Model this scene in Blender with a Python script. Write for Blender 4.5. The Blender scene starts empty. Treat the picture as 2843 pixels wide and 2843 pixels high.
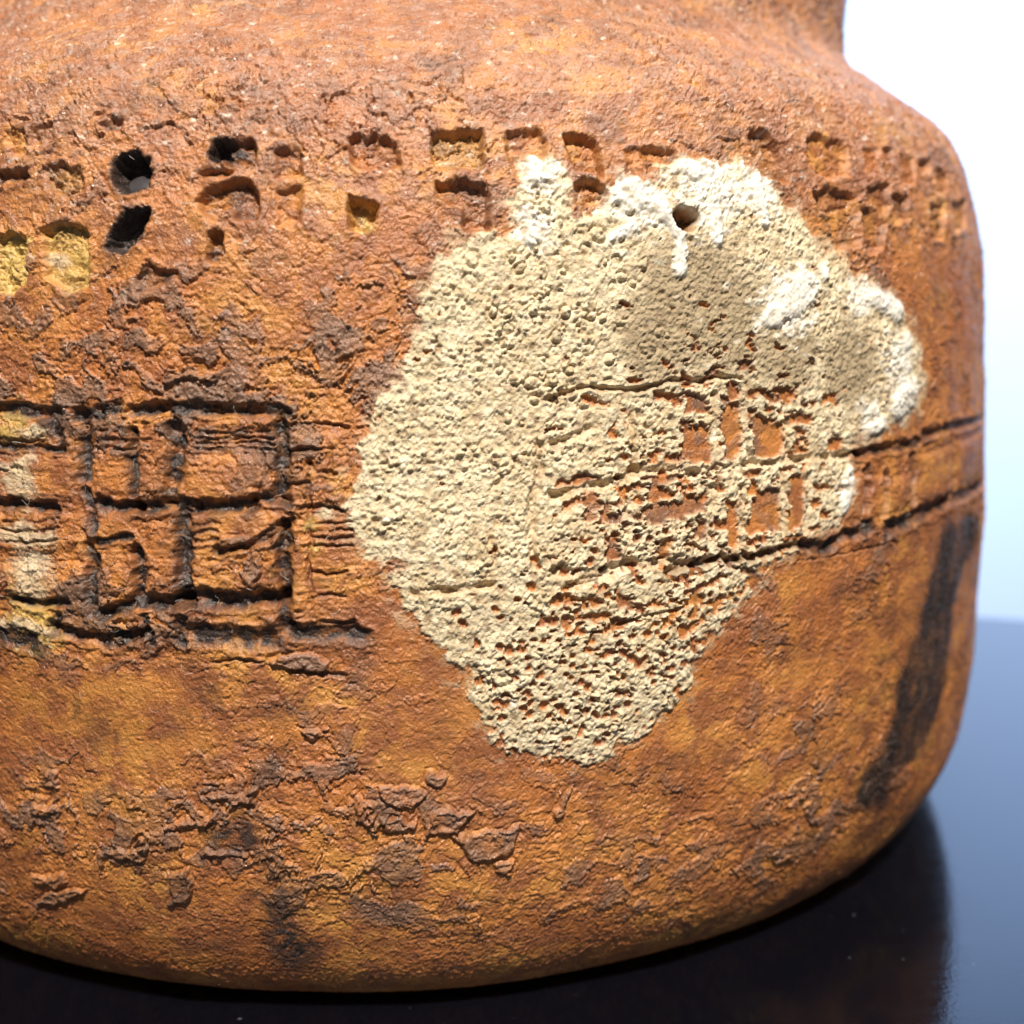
import bpy, math, random
import numpy as np
from mathutils import Matrix, Vector

# ------------------------------------------------------------------ camera, world, lamps, exposure
scene = bpy.context.scene
COL = scene.collection
R_MM = 70.0
CAM_DIST, CAM_YAW, CAM_PITCH, CAM_ROLL = 0.14555, 0.0948, 0.1734, -0.0012

def unit(x, y, z):
    """camera axes (right, forward, up) turned by pitch and yaw into the world"""
    c, s = math.cos(CAM_PITCH), math.sin(CAM_PITCH)
    y, z = c * y + s * z, c * z - s * y
    c, s = math.cos(CAM_YAW), math.sin(CAM_YAW)
    return Vector((c * x + s * y, -s * x + c * y, z))

cr, sr = math.cos(CAM_ROLL), math.sin(CAM_ROLL)
vx, vy, vz = unit(cr, 0, sr), unit(-sr, 0, cr), -unit(0, 1, 0)
cam_data = bpy.data.cameras.new('camera')
cam_data.sensor_width = 36.0
cam_data.lens = 36.0 * 3046.0 / 2843.0
cam_data.clip_start = 0.005
cam_data.clip_end = 20.0
cam_data.dof.use_dof = True
cam_data.dof.focus_distance = 0.0785
cam_data.dof.aperture_fstop = 25.0
cam = bpy.data.objects.new('camera', cam_data)
cam.matrix_world = Matrix(((vx.x, vy.x, vz.x, 0), (vx.y, vy.y, vz.y, -CAM_DIST), (vx.z, vy.z, vz.z, 0), (0, 0, 0, 1)))
COL.objects.link(cam)
scene.camera = cam

world = bpy.data.worlds.new('World')
scene.world = world
world.use_nodes = True
world.node_tree.nodes['Background'].inputs[0].default_value = (0.86, 0.93, 1.0, 1)
world.node_tree.nodes['Background'].inputs[1].default_value = 0.10

def area(name, loc, target, size, power, color, shape='DISK', size_y=None):
    l = bpy.data.lights.new(name, 'AREA')
    l.shape = shape
    l.size = size
    if size_y: l.size_y = size_y
    l.energy = power
    l.color = color
    o = bpy.data.objects.new(name, l)
    o.location = loc
    o.rotation_euler = (Vector(target) - Vector(loc)).to_track_quat('-Z', 'Y').to_euler()
    COL.objects.link(o)
    return o

area('key_lamp', (0.01, -0.395, 0.46), (0.02, -0.04, 0.0), 0.045, 6.4, (1.0, 0.92, 0.82))
area('sheen_panel', (0.18, 0.22, 0.62), (0.02, -0.02, 0.0), 0.45, 3.0, (0.97, 0.97, 1.0))  # unseen overhead softbox, added to give the shoulder its sheen
wall_fill = area('wall_fill', (0.60, 0.10, 0.76), (0.50, 0.75, -0.06), 0.4, 9.2, (0.40, 0.60, 1.0))  # added lamp out of view, only there to brighten the wall
wall_fill.data.spread = math.radians(100)

scene.view_settings.view_transform = 'Standard'
scene.view_settings.look = 'None'
scene.view_settings.exposure = 0.0
scene.view_settings.gamma = 1.0
scene.view_settings.use_curve_mapping = False
scene.render.engine = 'CYCLES'
scene.cycles.max_bounces = 6
scene.cycles.use_denoising = True

# ------------------------------------------------------------------ material helpers
def new_mat(name):
    m = bpy.data.materials.new(name)
    m.use_nodes = True
    nt = m.node_tree
    return m, nt, nt.nodes['Principled BSDF']

class N:
    """short-hand for node graphs"""
    def __init__(self, nt):
        self.nt = nt
        self.co = nt.nodes.new('ShaderNodeTexCoord').outputs['Object']
    def link(self, a, b): self.nt.links.new(a, b)
    def noise(self, scale, detail=4, rough=0.55, dist=0.0, vec=None):
        n = self.nt.nodes.new('ShaderNodeTexNoise')
        n.inputs['Scale'].default_value = scale
        n.inputs['Detail'].default_value = detail
        n.inputs['Roughness'].default_value = rough
        n.inputs['Distortion'].default_value = dist
        self.link(vec or self.co, n.inputs['Vector'])
        return n.outputs['Fac']
    def ramp(self, fac, lo, hi, a=0.0, b=1.0):
        n = self.nt.nodes.new('ShaderNodeMapRange')
        n.interpolation_type = 'SMOOTHSTEP'
        n.inputs['From Min'].default_value = lo
        n.inputs['From Max'].default_value = hi
        n.inputs['To Min'].default_value = a
        n.inputs['To Max'].default_value = b
        self.link(fac, n.inputs['Value'])
        return n.outputs['Result']
    def math(self, op, a, b):
        n = self.nt.nodes.new('ShaderNodeMath')
        n.operation = op
        for i, v in enumerate((a, b)):
            if isinstance(v, (int, float)): n.inputs[i].default_value = v
            else: self.link(v, n.inputs[i])
        return n.outputs[0]
    def mix(self, fac, a, b):
        n = self.nt.nodes.new('ShaderNodeMix')
        n.data_type = 'RGBA'
        for s, v in ((n.inputs['Factor'], fac), (n.inputs['A'], a), (n.inputs['B'], b)):
            if isinstance(v, tuple): s.default_value = v + (1,)
            elif isinstance(v, (int, float)): s.default_value = v
            else: self.link(v, s)
        return n.outputs['Result']
    def mixf(self, fac, a, b):
        n = self.nt.nodes.new('ShaderNodeMix')
        n.data_type = 'FLOAT'
        for s, v in ((n.inputs['Factor'], fac), (n.inputs['A'], a), (n.inputs['B'], b)):
            if isinstance(v, (int, float)): s.default_value = v
            else: self.link(v, s)
        return n.outputs['Result']
    def attr(self, name):
        n = self.nt.nodes.new('ShaderNodeAttribute')
        n.attribute_name = name
        s = self.nt.nodes.new('ShaderNodeSeparateColor')
        self.link(n.outputs['Color'], s.inputs[0])
        return s.outputs[0], s.outputs[1], s.outputs[2], n.outputs['Alpha']
    def bump(self, h, dist, strength=1.0, normal=None):
        n = self.nt.nodes.new('ShaderNodeBump')
        n.inputs['Distance'].default_value = dist
        if isinstance(strength, (int, float)): n.inputs['Strength'].default_value = strength
        else: self.link(strength, n.inputs['Strength'])
        self.link(h, n.inputs['Height'])
        if normal: self.link(normal, n.inputs['Normal'])
        return n.outputs['Normal']

# clay, glaze, crust and pigment: attributes say where each layer lies, nodes give its colour and grain
clay, nt, bsdf = new_mat('fired_clay')
n = N(nt)
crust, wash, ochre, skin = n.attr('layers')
white, dust_sheen, sand, gold = n.attr('deposits')
big, mid, fine, grit = n.noise(90, 4), n.noise(420, 5, 0.6, 0.4), n.noise(1700, 4, 0.65), n.noise(6500, 2, 0.6)
col = n.mix(n.ramp(big, 0.35, 0.65), (0.445, 0.150, 0.040), (0.575, 0.222, 0.056))
col = n.mix(n.ramp(mid, 0.42, 0.60, 0, 0.8), col, (0.30, 0.106, 0.042))
col = n.mix(n.math('MULTIPLY', gold, n.ramp(mid, 0.62, 0.36)), col, (0.68, 0.34, 0.075))
col = n.mix(n.ramp(fine, 0.56, 0.72, 0, 0.5), col, (0.6, 0.30, 0.11))
col = n.mix(n.ramp(fine, 0.42, 0.28, 0, 0.45), col, (0.20, 0.062, 0.022))
col = n.mix(n.math('MULTIPLY', skin, n.ramp(mid, 0.3, 0.6, 0.35, 0.9)), col, n.mix(fine, (0.16, 0.085, 0.052), (0.31, 0.175, 0.11)))
col = n.mix(ochre, col, n.mix(fine, (0.52, 0.30, 0.07), (0.74, 0.52, 0.16)))
col = n.mix(n.math('MULTIPLY', dust_sheen, n.ramp(fine, 0.45, 0.7, 0.25, 1.0)), col, (0.47, 0.315, 0.25))  # shoulder dust, with the pinkish haze of overhead light mixed into its colour
cr_col = n.mix(n.ramp(mid, 0.35, 0.65), (0.60, 0.465, 0.275), (0.78, 0.65, 0.43))
cr_col = n.mix(n.ramp(fine, 0.45, 0.7, 0, 0.7), cr_col, (0.86, 0.77, 0.57))
cr_col = n.mix(n.ramp(fine, 0.42, 0.3, 0, 0.6), cr_col, (0.36, 0.245, 0.125))
cr_col = n.mix(n.math('MULTIPLY', sand, 0.95), cr_col, n.mix(fine, (0.27, 0.195, 0.11), (0.52, 0.41, 0.25)))
col = n.mix(crust, col, cr_col)
col = n.mix(white, col, n.mix(mid, (0.86, 0.80, 0.66), (0.92, 0.89, 0.82)))
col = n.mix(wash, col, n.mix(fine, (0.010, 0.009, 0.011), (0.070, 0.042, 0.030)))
nt.links.new(col, bsdf.inputs['Base Color'])
rough = n.mixf(crust, n.ramp(fine, 0.3, 0.7, 0.26, 0.48), 0.72)
rough = n.mixf(white, rough, 0.35)
rough = n.mixf(wash, rough, n.ramp(fine, 0.3, 0.7, 0.25, 0.6))
nt.links.new(rough, bsdf.inputs['Roughness'])
bsdf.inputs['IOR'].default_value = 1.5
nt.links.new(n.mixf(crust, 0.55, 0.0), bsdf.inputs['Coat Weight'])
bsdf.inputs['Coat Roughness'].default_value = 0.12
h = n.math('ADD', n.math('MULTIPLY', fine, 0.7), n.math('MULTIPLY', grit, 0.35))
relief_n = n.bump(h, 0.00022, n.mixf(white, 1.0, 0.15))
nt.links.new(relief_n, bsdf.inputs['Normal'])
nt.links.new(n.bump(grit, 0.00012, 1.0, relief_n), bsdf.inputs['Coat Normal'])

# dark lacquered tabletop: navy body under a cool mirror-like coat
tabm, nt, bsdf = new_mat('dark_lacquer')
n = N(nt)
spk = n.ramp(n.noise(900, 2, 0.5), 0.725, 0.79)
nt.links.new(n.mix(spk, (0.0025, 0.003, 0.0055), (0.10, 0.10, 0.11)), bsdf.inputs['Base Color'])
bsdf.inputs['IOR'].default_value = 1.70
bsdf.inputs['Specular Tint'].default_value = (0.75, 0.85, 1.0, 1)
streak = nt.nodes.new('ShaderNodeMapping')
streak.inputs['Scale'].default_value = (1.0, 9.0, 1.0)
nt.links.new(n.co, streak.inputs['Vector'])
nt.links.new(n.ramp(n.noise(120, 5, 0.6, 0.0, streak.outputs[0]), 0.3, 0.7, 0.07, 0.14), bsdf.inputs['Roughness'])
nt.links.new(n.bump(n.noise(2500, 3), 0.00002, 0.5), bsdf.inputs['Normal'])

wallm, nt, bsdf = new_mat('white_paint')
n = N(nt)
nt.links.new(n.mix(n.noise(6, 3), (0.80, 0.82, 0.83), (0.84, 0.86, 0.87)), bsdf.inputs['Base Color'])
bsdf.inputs['Roughness'].default_value = 0.8
nt.links.new(n.bump(n.noise(300, 3), 0.0005, 0.4), bsdf.inputs['Normal'])

poolm, nt, bsdf = new_mat('grey_glass_glaze')
n = N(nt)
nt.links.new(n.mix(n.noise(1200, 3), (0.035, 0.03, 0.032), (0.07, 0.065, 0.066)), bsdf.inputs['Base Color'])
bsdf.inputs['Roughness'].default_value = 0.3

# ------------------------------------------------------------------ setting: tabletop and wall
def mesh_obj(name, verts, faces, mat, parent=None):
    me = bpy.data.meshes.new(name)
    me.from_pydata(verts, [], faces)
    me.materials.append(mat)
    o = bpy.data.objects.new(name, me)
    o.parent = parent
    COL.objects.link(o)
    return o

Z_TABLE = -0.7766 * 0.07 - 0.00005
def table():
    # back edge runs a little askew behind the vase
    p = Vector((0.1093, 0.0428)); dirv = Vector((0.1122 - 0.1093, 0.0401 - 0.0428)).normalized()
    ang = math.radians(-20)
    dirv = Vector((math.cos(ang), math.sin(ang))); nrm = Vector((-dirv.y, dirv.x))
    bev, th = 0.002, 0.025
    w0, w1, dpt = -0.5, 0.4, 0.55
    rings = []
    for off, z in ((bev, Z_TABLE), (0.0006, Z_TABLE - 0.0006), (0.0, Z_TABLE - bev), (0.0, Z_TABLE - th)):
        a = [p + dirv * (w0 + off) - nrm * off, p + dirv * (w1 - off) - nrm * off,
             p + dirv * (w1 - off) - nrm * (dpt - off), p + dirv * (w0 + off) - nrm * (dpt - off)]
        rings.append([(q.x, q.y, z) for q in a])
    verts = [v for r in rings for v in r]
    faces = [(3, 2, 1, 0), (12, 13, 14, 15)]
    for k in range(3):
        for i in range(4):
            j = (i + 1) % 4
            faces.append((4 * k + i, 4 * k + j, 4 * k + 4 + j, 4 * k + 4 + i))
    o = mesh_obj('tabletop', verts, faces, tabm)
    o['kind'] = 'structure'
    o['label'] = 'dark glossy tabletop mirroring the vase and the white wall'
    return o
table()
wl = mesh_obj('wall', [(-1.2, 0.75, -0.9), (2.0, 0.75, -0.9), (2.0, 0.75, 1.5), (-1.2, 0.75, 1.5),
                       (-1.2, 0.80, -0.9), (2.0, 0.80, -0.9), (2.0, 0.80, 1.5), (-1.2, 0.80, 1.5)],
              [(0, 1, 2, 3), (7, 6, 5, 4), (0, 4, 5, 1), (1, 5, 6, 2), (2, 6, 7, 3), (3, 7, 4, 0)], wallm)
wl['kind'] = 'structure'
wl['label'] = 'bright white wall behind the table'

# ------------------------------------------------------------------ what is on the vase: (arc, height along the wall) in millimetres on the clay surface
PATCH = [(7.53,68.76),(8.09,69.78),(9.48,70.24),(10.83,69.79),(11.36,68.79),(11.79,68.13),(11.81,66.35),(12.18,65.73),(13.01,66.23),(14.49,67.39),(15.05,68.16),(16.25,68.66),(17.74,68.53),(18.9,68.31),(19.5,69.8),(21.31,70.45),(23.62,70.18),(26.19,70.74),(28.17,70.13),(29.62,69.2),(31.07,67.78),(32.58,66.23),(34.86,64.69),(37.33,63.53),(38.94,61.89),(43.12,61.11),(45.62,59.39),(47.91,56.69),(48.88,53.48),(47.76,51.25),(44.45,50.09),(40.37,49.38),(37.49,48.36),(37.59,46.2),(36.71,43.7),(35.69,42.08),(32.34,41.93),(31.75,40.81),(27.38,39.84),(26.91,38.43),(25.41,37.78),(23.98,35.88),(22.59,34.8),(21.26,33.3),(20.91,30.82),(17.84,28.51),(14.46,26.72),(12.2,26.07),(11.49,26.91),(9.17,27.3),(6.43,28.07),(5.66,29.15),(4.72,31.23),(3.79,33.27),(2.87,35.28),(2.33,36.08),(0.87,37.29),(-0.56,38.86),(-1.07,40.74),(-0.69,41.79),(-2.67,42.63),(-3.73,44.12),(-4.44,44.86),(-4.05,46.7),(-3.66,48.16),(-3.27,49.98),(-2.51,51.79),(-1.75,53.59),(-0.63,55.38),(0.49,57.18),(0.89,59.32),(1.29,61.11),(2.43,63.25),(3.92,64.16),(5.79,64.72),(7.69,65.1),(7.45,66.92)]
GROOVES = [([(-31.14,52.61),(-27.79,52.5),(-25.25,52.37)],0.26,0.7,1.0),([(-23.66,52.28),(-21.85,52.56),(-20.62,52.82)],0.3,0.5,1.0),([(-19.26,52.57),(-15.99,52.85),(-12.2,52.81),(-9.97,52.65),(-8.49,52.7)],0.27,0.9,1.0),([(-31.19,49.99),(-27.88,49.89),(-25.03,49.73)],0.15,0.6,1.0),([(-31.2,50.34),(-28.31,50.38),(-26.5,50.18)],0.09,0.3,0.6),([(-14.61,51.24),(-12.84,51.11),(-10.99,51.24),(-9.2,51.17)],0.07,0.3,0.7),([(-14.61,50.84),(-12.86,50.7),(-10.99,50.84),(-9.2,50.78)],0.07,0.3,0.7),([(-14.63,50.5),(-12.86,50.38),(-10.99,50.51),(-9.2,50.45)],0.07,0.3,0.7),([(-14.64,50.14),(-12.87,50.01),(-11.0,50.15),(-9.22,50.08)],0.07,0.3,0.7),([(-22.44,51.06),(-21.06,51.29),(-19.42,51.25)],0.07,0.25,0.6),([(-22.44,50.32),(-21.06,50.55),(-19.45,50.51)],0.08,0.25,0.6),([(-22.46,49.82),(-21.08,50.05),(-19.45,50.02)],0.07,0.25,0.6),([(-14.97,44.81),(-13.97,44.88),(-13.08,44.94)],0.08,0.22,0.6),([(-15.0,44.24),(-13.98,44.33),(-13.08,44.38)],0.07,0.22,0.6),([(-15.0,43.69),(-13.98,43.77),(-13.11,43.82)],0.08,0.22,0.6),([(-15.0,43.19),(-14.0,43.27),(-13.11,43.33)],0.08,0.22,0.6),([(-6.68,45.01),(-5.59,44.95),(-3.89,45.07)],0.07,0.25,0.5),([(-6.69,44.46),(-5.6,44.4),(-3.9,44.52)],0.08,0.25,0.5),([(-6.7,43.96),(-5.61,43.91),(-3.91,44.02)],0.07,0.25,0.5),([(-6.71,43.41),(-5.62,43.36),(-3.92,43.46)],0.07,0.25,0.5),([(-30.0,44.45),(-27.98,44.49),(-25.28,44.8)],0.07,0.22,0.4),([(-30.02,43.8),(-27.98,43.85),(-25.28,44.17)],0.07,0.22,0.4),([(-30.04,43.03),(-27.99,43.08),(-25.3,43.41)],0.07,0.22,0.4),([(-31.29,45.74),(-28.71,45.75),(-25.68,45.6)],0.23,0.8,1.0),([(-21.97,46.16),(-21.01,45.82),(-19.25,45.96)],0.3,1.0,1.0),([(-19.13,45.88),(-17.94,45.94),(-16.61,46.19),(-15.09,46.16)],0.28,1.0,1.0),([(-14.57,46.02),(-12.55,46.2),(-10.7,46.19)],0.3,1.1,1.0),([(-10.69,46.68),(-9.45,46.72),(-8.35,46.58)],0.2,0.7,1.0),([(-29.3,38.76),(-27.43,38.49),(-24.75,38.94)],0.19,0.6,1.0),([(-21.79,38.22),(-20.83,38.49),(-20.0,38.83),(-18.9,39.27),(-17.58,39.22),(-15.62,39.52)],0.34,1.2,1.0),([(-15.62,39.52),(-14.61,39.69),(-12.84,39.46),(-10.96,39.65),(-8.74,39.8)],0.39,1.2,1.0),([(-31.81,35.86),(-29.52,35.88),(-27.97,35.56)],0.41,0.5,1.0),([(-26.03,36.99),(-23.88,36.42),(-21.23,36.2),(-19.56,36.81),(-18.49,37.0)],0.29,0.6,1.0),([(-21.2,36.72),(-20.11,36.72),(-18.48,37.19)],0.18,0.4,1.0),([(-15.97,37.3),(-13.81,36.93),(-11.55,36.73),(-9.32,36.94)],0.41,0.6,1.0),([(-8.8,37.65),(-6.97,37.28),(-4.75,37.21),(-3.32,37.12)],0.35,0.7,1.0),([(-8.3,37.91),(-6.34,37.98),(-4.03,37.9)],0.12,0.3,0.6),([(-14.15,35.01),(-12.24,35.19),(-10.37,35.2)],0.09,0.3,0.5),([(-8.42,34.44),(-6.45,34.3),(-4.84,34.18)],0.12,0.35,0.6),([(-13.12,42.98),(-11.12,43.38),(-9.88,43.95),(-8.88,44.64),(-8.01,45.25)],0.2,0.6,0.8),([(-25.64,51.74),(-25.29,50.87),(-24.96,49.88)],0.23,0.4,1.0),([(-23.39,52.35),(-23.01,51.42),(-23.14,50.43),(-23.21,47.93)],0.28,0.8,1.0),([(-23.08,47.06),(-22.74,45.82),(-22.63,44.19)],0.2,0.5,1.0),([(-22.88,42.91),(-22.61,42.04),(-22.82,40.75),(-22.71,38.32)],0.3,0.8,1.0),([(-19.4,51.31),(-19.52,49.4),(-19.31,48.29),(-19.38,46.8)],0.17,0.8,1.0),([(-16.21,51.66),(-15.91,50.56),(-16.24,49.34),(-16.4,48.1),(-16.75,46.49)],0.3,0.8,1.0),([(-8.81,51.95),(-8.66,50.62),(-8.55,49.65),(-8.7,48.18),(-8.72,46.72)],0.29,1.0,1.0),([(-19.33,42.74),(-18.95,41.82),(-19.08,39.79)],0.31,1.0,1.0),([(-15.73,45.35),(-15.83,44.16),(-15.66,42.68),(-15.69,39.79)],0.35,1.1,1.0),([(-8.64,44.76),(-8.67,43.03),(-8.58,40.3),(-8.66,37.27)],0.3,1.0,1.0),([(-18.7,38.02),(-18.34,37.01),(-18.38,36.36)],0.18,0.5,1.0),([(-15.87,38.14),(-16.07,36.46)],0.21,0.5,1.0),([(-25.54,37.61),(-26.07,36.52)],0.26,0.4,1.0),([(-10.02,49.88),(-9.92,48.42),(-10.19,47.08)],0.07,0.3,0.5),([(-6.85,49.16),(-6.77,45.25),(-6.98,39.3)],0.12,0.4,0.35),([(-8.18,50.01),(-6.59,50.16),(-5.14,50.06)],0.11,0.4,0.45),([(-6.85,49.04),(-6.13,48.49),(-4.93,48.4)],0.11,0.4,0.45),([(-8.12,46.17),(-6.17,46.11),(-4.58,45.92)],0.11,0.4,0.45),([(-7.97,47.7),(-6.87,47.83)],0.11,0.4,0.45),([(-6.79,39.8),(-5.68,39.99),(-4.35,39.89)],0.11,0.4,0.45),([(-7.9,51.71),(-6.08,51.83),(-4.14,51.7)],0.11,0.4,0.45),([(-6.63,41.55),(-5.54,41.42),(-4.32,41.66)],0.11,0.4,0.45),([(-5.26,49.89),(-5.16,48.43)],0.11,0.4,0.45),([(-22.25,43.38),(-20.93,43.63),(-19.83,43.8)],0.18,0.6,1.0),([(9.72,53.36),(12.35,54.03),(16.28,53.92),(18.57,54.25),(20.51,54.6)],0.17,0.6,0.15),([(20.28,54.26),(22.88,54.55),(25.52,54.42)],0.18,0.5,0.1),([(9.09,50.04),(11.63,50.59),(13.51,51.47)],0.18,0.5,0.0),([(9.99,46.64),(12.08,46.87),(15.33,47.36),(16.45,48.12),(20.38,48.21)],0.23,0.9,0.0),([(20.17,47.63),(22.74,47.63),(26.5,48.0),(31.89,48.14),(38.21,48.05)],0.2,0.7,0.0),([(38.21,48.05),(40.64,48.16),(43.87,48.29),(47.25,48.25)],0.26,0.8,0.9),([(48.3,48.94),(54.71,49.18),(74.77,48.67),(74.46,49.21)],0.27,0.7,0.8),([(0.16,39.9),(2.61,40.14),(5.45,40.35)],0.18,0.7,0.0),([(10.16,41.19),(12.26,40.81),(14.14,40.88),(15.52,41.43),(16.91,41.26),(20.26,41.33)],0.26,0.9,0.0),([(10.94,40.05),(12.53,40.27),(14.4,40.41)],0.2,0.7,0.0),([(18.89,40.45),(20.06,40.85),(22.8,41.15),(26.39,40.94),(30.8,41.46)],0.29,0.9,0.5),([(31.56,41.4),(33.74,40.8),(35.82,41.36),(39.27,41.9)],0.31,1.0,1.0),([(41.78,41.45),(47.39,42.02),(53.47,42.49)],0.39,1.1,1.0),([(53.47,42.49),(60.01,42.4),(74.52,41.99)],0.36,0.8,0.8),([(14.95,36.82),(17.62,37.37),(20.27,37.59)],0.12,0.4,0.1),([(30.82,40.08),(35.86,40.04),(43.15,40.29)],0.09,0.2,0.2),([(16.22,46.35),(15.7,44.58),(15.51,41.24)],0.23,0.5,0.0),([(9.09,50.28),(9.13,48.41),(8.7,46.43),(8.53,43.68),(8.62,41.14)],0.2,0.5,0.0),([(7.48,48.84),(6.45,47.75),(5.43,46.54)],0.17,0.4,0.0),([(6.15,45.03),(5.51,44.05),(5.74,42.54),(5.34,40.92)],0.18,0.4,0.0),([(16.23,50.19),(16.33,49.17),(16.18,48.15)],0.15,0.5,0.0),([(16.13,52.47),(16.23,50.19)],0.13,0.4,0.0),([(25.68,53.89),(25.73,50.84),(26.58,47.99)],0.2,0.55,0.0),([(23.03,53.31),(23.01,48.07)],0.2,0.55,0.0),([(29.82,51.33),(29.74,48.48)],0.2,0.55,0.0),([(32.05,46.81),(31.75,42.37)],0.21,0.55,0.0),([(25.28,46.34),(25.37,41.89)],0.2,0.55,0.0),([(29.43,46.86),(29.42,42.46)],0.21,0.55,0.0),([(22.73,46.5),(22.5,42.14)],0.2,0.55,0.0),([(39.12,46.67),(38.53,42.5)],0.38,0.6,0.5),([(41.61,45.87),(41.26,42.64)],0.38,0.6,0.5),([(45.94,47.29),(46.5,46.02),(45.77,42.72)],0.4,0.6,0.5),([(55.87,47.7),(55.13,42.69)],0.42,0.6,0.5)]
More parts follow.
